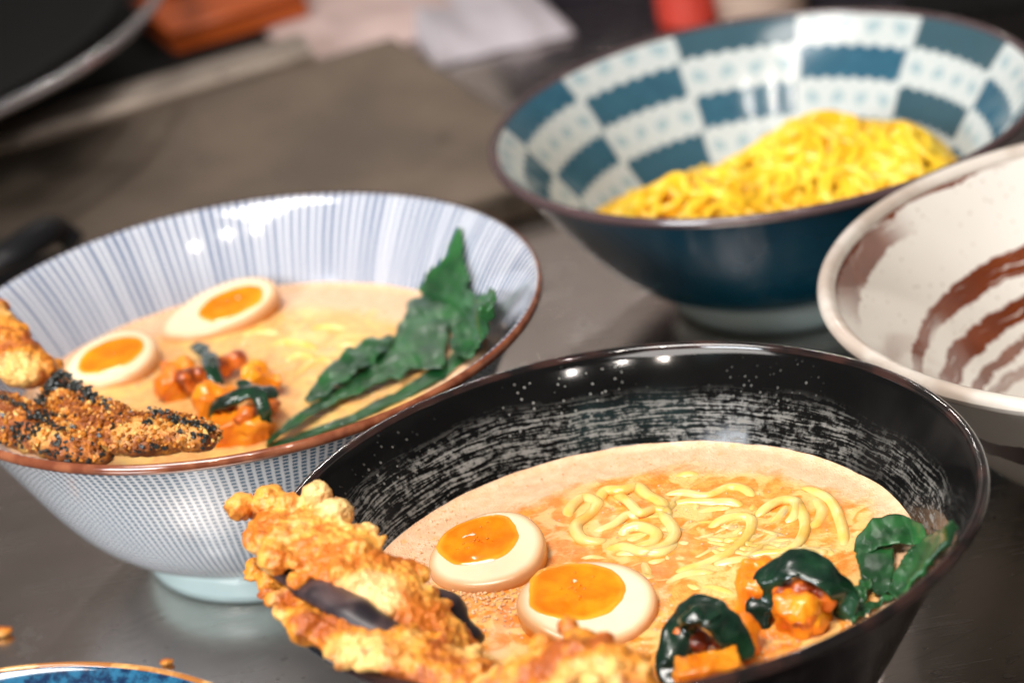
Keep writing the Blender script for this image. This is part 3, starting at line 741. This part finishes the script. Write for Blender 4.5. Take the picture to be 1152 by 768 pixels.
# ------------------------------------------------------------------ tied pumpkin bundles
def arch(pts, r, flat_, name, root, mat, upv=Vector((0, -.3, 1))):
    mb = MB(); c = catmull(pts, 14)
    c = [p + Vector((nz3(p, 120, 1), nz3(p, 120, 2), nz3(p, 120, 3)))*.0005 for p in c]
    mb.tube(c, lambda t: r*(.75+.35*math.sin(PI*t)+.15*nz3((t*6, 0, 0), 1, 5)), 24, 0, flat_, upv=upv)
    for i, v in enumerate(mb.v):
        q = Vector(v); mb.v[i] = tuple(q + Vector((nz3(q, 260, 1), nz3(q, 260, 2), nz3(q, 260, 3)))*.0007 + Vector((nz3(q, 90, 1), nz3(q, 90, 2), nz3(q, 90, 3)))*.0012)
    return mb.build(name, mat, root, origin=root.location)
def bundle(label, base, slabs, fills, ties, seed):
    root = empty('tied_pumpkin_bundle', base, label, 'vegetable bundle')
    rr = random.Random(seed)
    for (p, r, e_) in slabs:
        b = [(p, (r[0]*.8, r[1]*.8, r[2]*.8, 1), e_)]
        for _ in range(7):
            b.append((p+Vector((rr.uniform(-1, 1)*r[0]*.6, rr.uniform(-1, 1)*r[1]*.6, rr.uniform(-1, 1)*r[2]*.6)), (r[0]*.55, r[1]*.6, r[2]*.55), None))
        remesh_blobs(b, .0007, 'pumpkin_piece', M_pump, root, disp=((.0030, 95, seed), (-.0006, 260, seed)), smooth_it=8, origin=root.location)
    b = []
    for (p, r) in fills:
        for _ in range(7):
            q_ = p+Vector((rr.gauss(0, .35)*r, rr.gauss(0, .35)*r, rr.gauss(0, .2)*r)); s_ = r*rr.uniform(.3, .6); b.append((q_, (s_, s_, s_*rr.uniform(.6, .9)), None))
    if b: remesh_blobs(b, .0007, 'spiced_filling', M_fill, root, disp=((.001, 200, seed+2), (.0006, 500, seed)), origin=root.location)
    for t in ties: arch(*t, 'green_tie', root, M_tie)
    return root
from mathutils import Euler
def P3(u, v, dz, z0=ZK): return at(u, v, z0+dz*.001)
bundle('pumpkin bundle tied with dark green, beside the green leaves in the black bowl', P3(890, 690, 0),
    [(P3(850, 666, 4), (.0058, .0075, .0085), Euler((.2, .25, -.2))), (P3(905, 688, 4), (.0085, .0062, .0066), Euler((.1, .1, .75)))],
    [(P3(905, 670, 7), .0080)],
    [([P3(853, 706, 0), P3(858, 680, 5), P3(868, 652, 11), P3(888, 634, 15), P3(912, 634, 15), P3(935, 650, 12), P3(950, 672, 6), P3(947, 694, 1)],   .0046, .28)], 21)
bundle('pumpkin bundle with thick dark green tie, nearest the camera in the black bowl', P3(795, 745, 0),
    [(P3(800, 762, 5), (.0110, .0075, .0075), None), (P3(832, 722, 3), (.0045, .0055, .0065), Euler((.2, -.3, .1)))],
    [(P3(790, 722, 8), .0078)],
    [([P3(758, 768, 1), P3(757, 735, 6), P3(765, 702, 12), P3(785, 686, 16), P3(805, 693, 16), P3(825, 712, 12), P3(836, 742, 5)], .0050, .3),
     ([P3(766, 700, 13), P3(780, 693, 17), P3(792, 688, 17), P3(805, 698, 16)], .0035, .6)], 22)
z0 = ZS
def Q(u, v, dz): return at(u, v, ZS+dz*.001)
bundle('left pumpkin chunk with a short green tie beside the eggs in the dotted bowl', Q(215, 440, 0),
    [(Q(200, 432, 3), (.0070, .0075, .0085), Euler((0, .3, .3)))],
    [(Q(222, 422, 7), .0070), (Q(255, 410, 5), .0065)],
    [([Q(218, 390, 5), Q(232, 398, 10), Q(240, 418, 12), Q(247, 440, 6)], .0027, .5)], 23)
bundle('right pumpkin bundle with crossed green ties at the middle of the dotted bowl', Q(270, 470, 0),
    [(Q(243, 462, 5), (.0075, .0070, .0085), Euler((0, .3, .1))), (Q(268, 484, 3), (.0105, .0060, .0062), None), (Q(295, 430, 5), (.0070, .0060, .0060), Euler((0, .5, 0)))],
    [(Q(275, 468, 7), .0062), (Q(300, 455, 5), .0060)],
    [([Q(233, 470, 5), Q(243, 456, 10), Q(262, 447, 13), Q(285, 440, 14), Q(310, 442, 11)], .0030, .5),
     ([Q(270, 430, 12), Q(288, 440, 14), Q(298, 458, 11), Q(305, 475, 5)], .0022, .5)], 24)

# ------------------------------------------------------------------ tempura
def fritter(name, label, pts, rad, seed, mats=None, voxel=.0007, knobs=(), skin=None, crumbs=0, flake=.0, disp=None, flatn=.55, extra=True, frill=0):
    """pts: (u, v, z) spine; rad: radius per point in metres"""
    rr = random.Random(seed)
    sp_ = catmull([at(*p) for p in pts], 6); n_ = len(sp_)
    blobs = []
    for i, p in enumerate(sp_):
        t = i/(n_-1)*(len(rad)-1); j = min(int(t), len(rad)-2); r = rad[j]*(1-t+j)+rad[j+1]*(t-j)
        blobs.append((p, (r, r, r*flatn), None))
        if extra:
            for _ in range(3):
                dv = Vector((rr.gauss(0, 1), rr.gauss(0, 1), rr.gauss(0, .7))).normalized()
                s_ = r*rr.uniform(.15, .34); blobs.append((p+Vector((dv.x*r, dv.y*r, dv.z*r*flatn))*.85, (s_, s_, s_*.8), None))
    for _ in range(frill):
        i = rr.randrange(n_); t = i/(n_-1)*(len(rad)-1); j = min(int(t), len(rad)-2); r = rad[j]*(1-t+j)+rad[j+1]*(t-j)
        tg = (sp_[min(i+1, n_-1)]-sp_[max(i-1, 0)]).normalized(); sd = tg.cross(Vector((0, 0, 1))).normalized()*rr.choice((-1, 1))
        c_ = sp_[i] + sd*r*rr.uniform(.85, 1.22) + Vector((0, 0, rr.uniform(-.4, .5)*r*flatn)) + tg*rr.uniform(-1, 1)*.002
        s_ = rr.uniform(.0012, .0028); blobs.append((c_, (s_*rr.uniform(.8, 1.6), s_*rr.uniform(.8, 1.4), s_*.7), Euler((0, 0, rr.uniform(0, 3)))))
    for (u, v, z, r) in knobs: blobs.append((at(u, v, z), (r, r, r*.9), None))
    root = empty(name, sp_[n_//2], label, 'fritter')
    o, surf = remesh_blobs(blobs, voxel, 'batter_crust', (mats or M_batter), root, disp=disp or ((.0020, 75, seed), (-.0008, 170, seed+3), (-.00045, 420, seed+1)), smooth_it=2, origin=root.location)
    if crumbs:
        mb = MB(); 
        for _ in range(crumbs):
            c_, nn = rr.choice(surf)
            if nn.z < -.3: continue
            cl = fbm(c_, 90, seed+5)
            s_ = rr.choice((.0005, .0007, .0010, .0013))*rr.uniform(.7, 1.2); c_ = c_ + nn*s_*.4
            b0 = len(mb.v)
            dirs = [Vector((rr.gauss(0, 1), rr.gauss(0, 1), rr.gauss(0, 1))).normalized()*s_*rr.uniform(.6, 1.1) for _ in range(6)]
            ax = [Vector((1, 0, 0)), Vector((-1, 0, 0)), Vector((0, 1, 0)), Vector((0, -1, 0)), Vector((0, 0, 1)), Vector((0, 0, -1))]
            rot = Euler((rr.uniform(0, 6), rr.uniform(0, 6), rr.uniform(0, 6))).to_matrix()
            for a in ax: mb.v.append(tuple(c_ + rot @ (a*s_*rr.uniform(.45, 1.0))))
            mi = 0
            if cl > .20-flake or rr.random() < .05: mi = 2
            elif fbm(c_, 130, seed+9) > .05: mi = 3 if rr.random() < .7 else 0
            elif rr.random() < .3: mi = 1
            for q in ((0,2,4),(2,1,4),(1,3,4),(3,0,4),(2,0,5),(1,2,5),(3,1,5),(0,3,5)):
                mb.f.append([b0+i for i in q]); mb.m.append(mi)
        mb.build('crumb_coating', [M_crumb, M_crumbp, M_flake, M_crumbb], root, smooth=False, origin=root.location)['kind'] = 'stuff'
    if skin:
        mb = MB(); c = catmull([at(*p) for p in skin[0]], 8)
        c = [p + Vector((nz3(p, 150, 4), nz3(p, 150, 5), nz3(p, 150, 6)))*.001 for p in c]
        mb.tube(c, lambda t: skin[1]*(.5+.7*math.sin(PI*min(1, .1+t*.85))), 12, 0, .5)
        mb.build('dark_skin', M_skin, root, origin=root.location)
    return root
fritter('aubergine_tempura', 'golden battered aubergine slice leaning over the left rim of the black bowl, uppermost',
    [(310, 590, .100), (345, 600, .100), (385, 630, .097), (430, 662, .092), (475, 700, .084), (520, 738, .074)],
    [.0075, .0110, .0115, .0105, .0085, .0060], 31, frill=60, knobs=[(270, 570, .102, .0042), (283, 572, .101, .0026), (357, 557, .103, .0046), (378, 578, .102, .0052), (305, 565, .102, .0048), (325, 570, .101, .0045), (296, 605, .099, .0050), (308, 628, .100, .0050)],
    skin=([(478, 668, .084), (500, 688, .080), (520, 706, .075), (532, 716, .071)], .0062), flatn=.36)
fritter('aubergine_tempura', 'lower battered aubergine slice resting on the near left rim of the black bowl',
    [(292, 640, .086), (330, 668, .090), (365, 700, .091), (415, 725, .089), (480, 745, .085), (560, 775, .080)],
    [.0030, .0050, .0075, .0090, .0090, .0085], 32, frill=50, mats=M_batter2, knobs=[(285, 638, .088, .0025), (300, 650, .089, .003), (345, 705, .092, .005)],
    skin=([(318, 640, .0935), (350, 660, .0945), (385, 680, .094), (420, 698, .092), (460, 722, .088)], .0048), flatn=.40)
fritter('aubergine_tempura', 'crisp battered end at the bottom edge, in front of the larger egg',
    [(560, 770, .086), (610, 750, .090), (650, 742, .092), (690, 752, .090), (715, 790, .084)],
    [.0055, .0075, .0080, .0080, .0075], 33, frill=30, mats=M_batter2, knobs=[(640, 708, .092, .0030), (648, 722, .092, .0042), (610, 728, .091, .0040)], flatn=.6)
fritter('aubergine_tempura', 'golden battered slice at the left edge of the photo behind the breaded fillets',
    [(-25, 350, .100), (0, 385, .098), (30, 415, .092), (65, 428, .085)],
    [.0085, .0100, .0090, .0040], 34, mats=M_batter2, knobs=[(20, 388, .097, .003), (28, 378, .097, .0025), (60, 412, .088, .003)], flatn=.5)
fritter('breaded_fillet', 'breaded fillet pointing toward the pumpkin bundles on the near rim of the dotted bowl',
    [(62, 442, .089), (80, 458, .089), (115, 476, .088), (150, 490, .087), (190, 488, .086), (228, 492, .085)],
    [.0040, .0065, .0085, .0085, .0080, .0055], 35, mats=M_panko, crumbs=2600, flake=.05, disp=((.0014, 140, 3), (.0006, 420, 4)), flatn=.75, extra=False)
fritter('breaded_fillet', 'breaded fillet at the far left end of the dotted bowl near rim, darker and lower',
    [(-30, 462, .089), (5, 472, .088), (40, 486, .087), (80, 500, .085), (110, 508, .083)],
    [.0090, .0095, .0085, .0075, .0055], 36, mats=M_panko, crumbs=2300, flake=.10, disp=((.0014, 140, 5), (.0006, 420, 6)), flatn=.75, extra=False)
def seaweed(label, pts, r):
    mb = MB(); c = catmull([at(*p) for p in pts], 10)
    c = [p + Vector((nz3(p, 180, 4), nz3(p, 180, 5), nz3(p, 180, 6)))*.0016 for p in c]
    rr = random.Random(len(label))
    for q in c:
        for _ in range(7):
            b0 = len(mb.v); p = q + Vector((rr.gauss(0, .55), rr.gauss(0, .55), rr.gauss(0, .35)))*r
            rot = Euler((rr.uniform(-.9, .9), rr.uniform(-.9, .9), rr.uniform(0, 6))).to_matrix(); w_ = r*rr.uniform(.35, .8)
            for a in ((1, 0, 0), (-1, .2, 0), (.1, 1, 0), (0, -1, 0), (0, 0, .25), (0, 0, -.25)): mb.v.append(tuple(p + rot @ (Vector(a)*w_*rr.uniform(.7, 1.1))))
            for f in ((0,2,4),(2,1,4),(1,3,4),(3,0,4),(2,0,5),(1,2,5),(3,1,5),(0,3,5)): mb.f.append([b0+k for k in f]); mb.m.append(0)
    o = mb.build('seaweed_strip', M_flake, smooth=False, origin=c[len(c)//2])
    tag(o, label, 'seaweed')
seaweed('black crisp seaweed strip along the top edge of the breaded fillet nearest the eggs', [(45, 455, .0925), (55, 430, .0935), (68, 422, .0945), (90, 436, .0945), (110, 452, .0945), (122, 460, .094)], .0016)
seaweed('black crisp seaweed strip along the middle of the same breaded fillet, toward its tip', [(165, 464, .0925), (190, 466, .0925), (212, 474, .0915), (240, 480, .089)], .0013)
seaweed('thin black seaweed strip across the far left breaded fillet', [(-8, 440, .097), (20, 452, .096), (42, 468, .0945), (70, 482, .092)], .0010)

# ------------------------------------------------------------------ things behind
zt = .012
A = at(0, 170, zt); P = at(442, 39, zt); Bq = at(560, 117, zt)
ex = (P-A).normalized(); ey = Vector((ex.y, -ex.x, 0))
NE = at(560, 222, zt)
depth = (NE-P).dot(ey)
FL = P - ex*.9
mb = MB()
def slab(mb, o, ex, ey, L, W, z0, z1, bev=.0035, mat=0):
    ring_ = lambda i, z: [tuple(Vector((*(o+ex*a+ey*b).xy, z))) for a, b in ((i, i), (L-i, i), (L-i, W-i), (i, W-i))]
    Pp = [ring_(0, z0), ring_(0, z1-bev), ring_(bev*.3, z1-bev*.3), ring_(bev, z1)]
    b0 = mb.quad_grid(Pp, True, mat, flip=True); mb.f.append([b0+12+k for k in range(4)][::-1]); mb.m.append(mat)
slab(mb, FL, ex, ey, .9, depth, .0008, zt)
o = mb.build('steel_board', M_tray, smooth=False, origin=P); tag(o, 'worn brown grey steel board lying on the counter behind the dotted bowl', 'metal board')
# hob behind the board
hob = empty('gas_hob', FL - ey*.2, 'black gas hob with a steel front edge at the upper left', 'hob')
H0 = at(0, 136, .02); off = (H0-FL).dot(-ey)
Lh = (at(330, 33, .02)-FL).dot(ex)
mb = MB()
p0 = FL - ey*.001
prof = [(0.0, .0008), (0.0, .0135), (.003, .0165), (off-.006, .0195), (off, .0195), (off, .010)]
Pp = []
for (d_, z_) in prof: Pp.append([tuple(Vector((*(p0 - ey*d_ + ex*t).xy, z_))) for t in (0, Lh, )])
mb.quad_grid(Pp, False, flip=True); 
o = mb.build('front_edge', M_lip, hob, smooth=False, origin=hob.location)
mb = MB(); slab(mb, p0 - ey*(off+.5), ex, ey, Lh-.002, .4985, .0006, .010, mat=0); mb.build('hob_top', M_black, hob, smooth=False, origin=hob.location)
# pan on the hob with a chrome rim
import numpy as np
zr = .055
pp = [at(u, v, zr) for (u, v) in ((10, 120), (60, 92), (115, 60), (150, 30), (178, 0))]
Am = np.array([[2*p.x, 2*p.y, 1] for p in pp]); bb = np.array([p.x**2+p.y**2 for p in pp]); s3 = np.linalg.lstsq(Am, bb, rcond=None)[0]
pr = math.sqrt(max(1e-4, s3[2]+s3[0]**2+s3[1]**2)); pr = min(pr, .2)
print('PAN', s3, pr)
mid_ = pp[2]; cdir = Vector((s3[0]-mid_.x, s3[1]-mid_.y, 0)).normalized(); pc = mid_ + cdir*pr
pan = empty('wok', (pc.x, pc.y, .0105), 'black wok with a bright chrome rim on the gas hob', 'pan')
mb = MB(); Hh = zr-.0105
prof = bez((.001, .0005), (pr*.6, .0005), (pr*.80, Hh*.4), (pr*.90, Hh-.004), 20); inn = [(max(r-.002, .0005), z+.002) for r, z in prof][::-1]
mb.lathe(prof+inn, 96); mb.build('body', M_black, pan)
mb = MB(); mb.lathe([(pr+math.cos(t)*.0028, Hh+math.sin(t)*.0028) for t in [2*PI*i/12 for i in range(13)]], 128, flip=True); mb.build('rim', M_chrome, pan)
# orange pot side
def cyl(name, label, cat, u, v, z, r, h, mat, lid=None, taper=1., zc=None):
    c = at(u, v, z); root = empty(name, (c.x, c.y, z), label, cat)
    mb = MB(); mb.lathe([(.0005, .0003), (r*taper*.9, .0003), (r*taper, .002), (r*(1+taper)/2*1.02, h*.5), (r, h-.002), (r*.96, h), (r*.9, h-.0006), (.0005, h-.001)], 64)
    mb.build('body', mat, root)
    mb = MB(); mb.lathe([(r*.92+math.cos(t)*.0018, h+math.sin(t)*.0018) for t in [2*PI*i/8 for i in range(9)]], 64, flip=True); mb.build('rim', lid or mat, root)
    return root
oc = at(250, 22, .0104); root = empty('orange_tray', oc, 'shallow orange tray on the hob beyond its steel front edge', 'tray', rz=math.atan2(ex.y, ex.x))
mb = MB(); slab(mb, Vector((-.035, .03, 0)), Vector((1, 0, 0)), Vector((0, -1, 0)), .07, .06, 0, .009, .002); mb.build('base', M_orange, root, smooth=False)
mb = MB(); mb.tube([(-.035, .03, .011), (.035, .03, .011), (.035, -.03, .011), (-.035, -.03, .011), (-.035, .029, .011)], .0022, 8); mb.build('rim', M_orange, root)
# black handle left
hp = [at(-40, 300, .030), at(0, 292, .034), at(40, 268, .036), at(62, 258, .034), at(88, 275, .026)]
root = empty('black_ladle', hp[1], 'black plastic ladle handle behind the left side of the dotted bowl', 'ladle')
mb = MB(); mb.tube(catmull(hp, 10), lambda t: .0055+.003*math.sin(PI*t), 16, 0, .7); mb.build('handle', M_plastic, root, origin=root.location)
mb = MB(); mb.tube(catmull([at(-60, 335, .018), at(0, 322, .020), at(60, 298, .020), at(110, 286, .016)], 8), .009, 16, 0, .5); mb.build('grip', M_plastic, root, origin=root.location)
# folded cloths
def cloth(label, u0, v0, L, W, rz, mat, seed, h=.012):
    c = at(u0, v0, 0); mb = MB(); P_ = []
    for i in range(30):
        row = []
        for j in range(30):
            a, b = i/29-.5, j/29-.5
            e_ = min(1, min(.5-abs(a), .5-abs(b))*9)
            x = a*L*(1+.06*nz3((a, b, 0), 4, seed)); y = b*W*(1+.06*nz3((a, b, 1), 4, seed))
            row.append((x, y, .001+h*math.sqrt(max(0, e_))*(.75+.5*fbm((a, b, 0), 3, seed))))
        P_.append(row)
    mb.quad_grid(P_, flip=True); o = mb.build('folded_cloth', mat); o.location = c; o.rotation_euler = (0, 0, rz)
    tag(o, label, 'cloth')
cloth('pink folded cloth on the counter beyond the steel board', 375, 14, .10, .15, .35, M_cloth, 2)
cloth('pale lilac white folded cloth beside the pink one', 500, -18, .07, .24, .2, M_cloth2, 3)
# row of containers at the top
def tub(label, u, v, L, W, h, mat, rz=0., zz=.0006):
    c = at(u, v, 0); root = empty('food_container', (c.x, c.y, zz), label, 'container', rz=rz)
    mb = MB(); o0 = Vector((-L/2, -W/2, 0)); slab(mb, o0 + Vector((0, W, 0)), Vector((1, 0, 0)), Vector((0, -1, 0)), L, W, 0, h, .004); mb.build('body', mat, root, smooth=False)
    mb = MB(); slab(mb, o0 + Vector((-.002, W+.002, 0)), Vector((1, 0, 0)), Vector((0, -1, 0)), L+.004, W+.004, h+.0005, h+.006, .002); mb.build('lid', mat, root, smooth=False)
tub('dark navy container behind the checkered bowl, left of the red bottle', 640, -28, .08, .08, .05, M_darknavy, .1)
tub('dark container between the cream cup and the right edge of the photo', 975, -30, .12, .07, .05, M_darknavy, 0.)
tub('black container at the top right corner behind the checkered bowl', 1120, -20, .09, .08, .06, M_black, -.1)
def bottle(u, v):
    c = at(u, v, 0); root = empty('squeeze_bottle', (c.x, c.y, .0004), 'red squeeze bottle behind the checkered bowl', 'bottle')
    mb = MB(); mb.lathe([(.0005, 0), (.014, 0), (.0155, .002), (.0155, .10), (.012, .112), (.0005, .113)], 48); mb.build('body', M_red, root)
    mb = MB(); mb.lathe([(.009, .1135), (.009, .12), (.003, .128), (.002, .15), (.0005, .151)], 32); mb.build('nozzle', M_red, root)
bottle(776, 22)
cyl('cream_cup', 'cream ceramic cup behind the checkered bowl, right of the red bottle', 'cup', 858, 18, .0004, .026, .07, M_creamc, taper=.8)

# crumbs and a splash on the counter
def crumb(u, v, r, label, seed, z=.0):
    c = at(u, v, z+r*.5)
    o, _ = remesh_blobs([(c, (r, r*.7, r*.5), None), (c+Vector((r*.6, 0, 0)), (r*.6, r*.5, r*.4), None)], .0005, 'batter_crumb', M_batter2, disp=((.0006, 300, seed),), origin=c)
    tag(o, label, 'crumb')
crumb(187, 744, .0022, 'tan batter crumb on the counter just above the blue speckled bowl', 1)
crumb(2, 710, .0032, 'tan batter crumb on the counter at the left edge', 2)

# groups of repeats
G = {'ramen_bowl': 'ramen bowls on the steel counter', 'broth': 'broth in the two filled bowls', 'egg_half': 'marinated egg halves in the soup',
     'noodles': 'portions of noodles in the bowls', 'leafy_green': 'green leaves in the soup bowls', 'tied_pumpkin_bundle': 'tied pumpkin bundles in the soup',
     'aubergine_tempura': 'battered slices on the bowl rims', 'breaded_fillet': 'breaded fillets on the dotted bowl', 'seaweed_strip': 'seaweed strips on the breaded fillets',
     'food_container': 'dark containers at the back', 'folded_cloth': 'folded cloths at the back', 'batter_crumb': 'batter crumbs on the counter'}
for o in list(bpy.data.objects):
    k = o.name.split('.')[0]
    if o.parent is None and k in G: o['group'] = G[k]
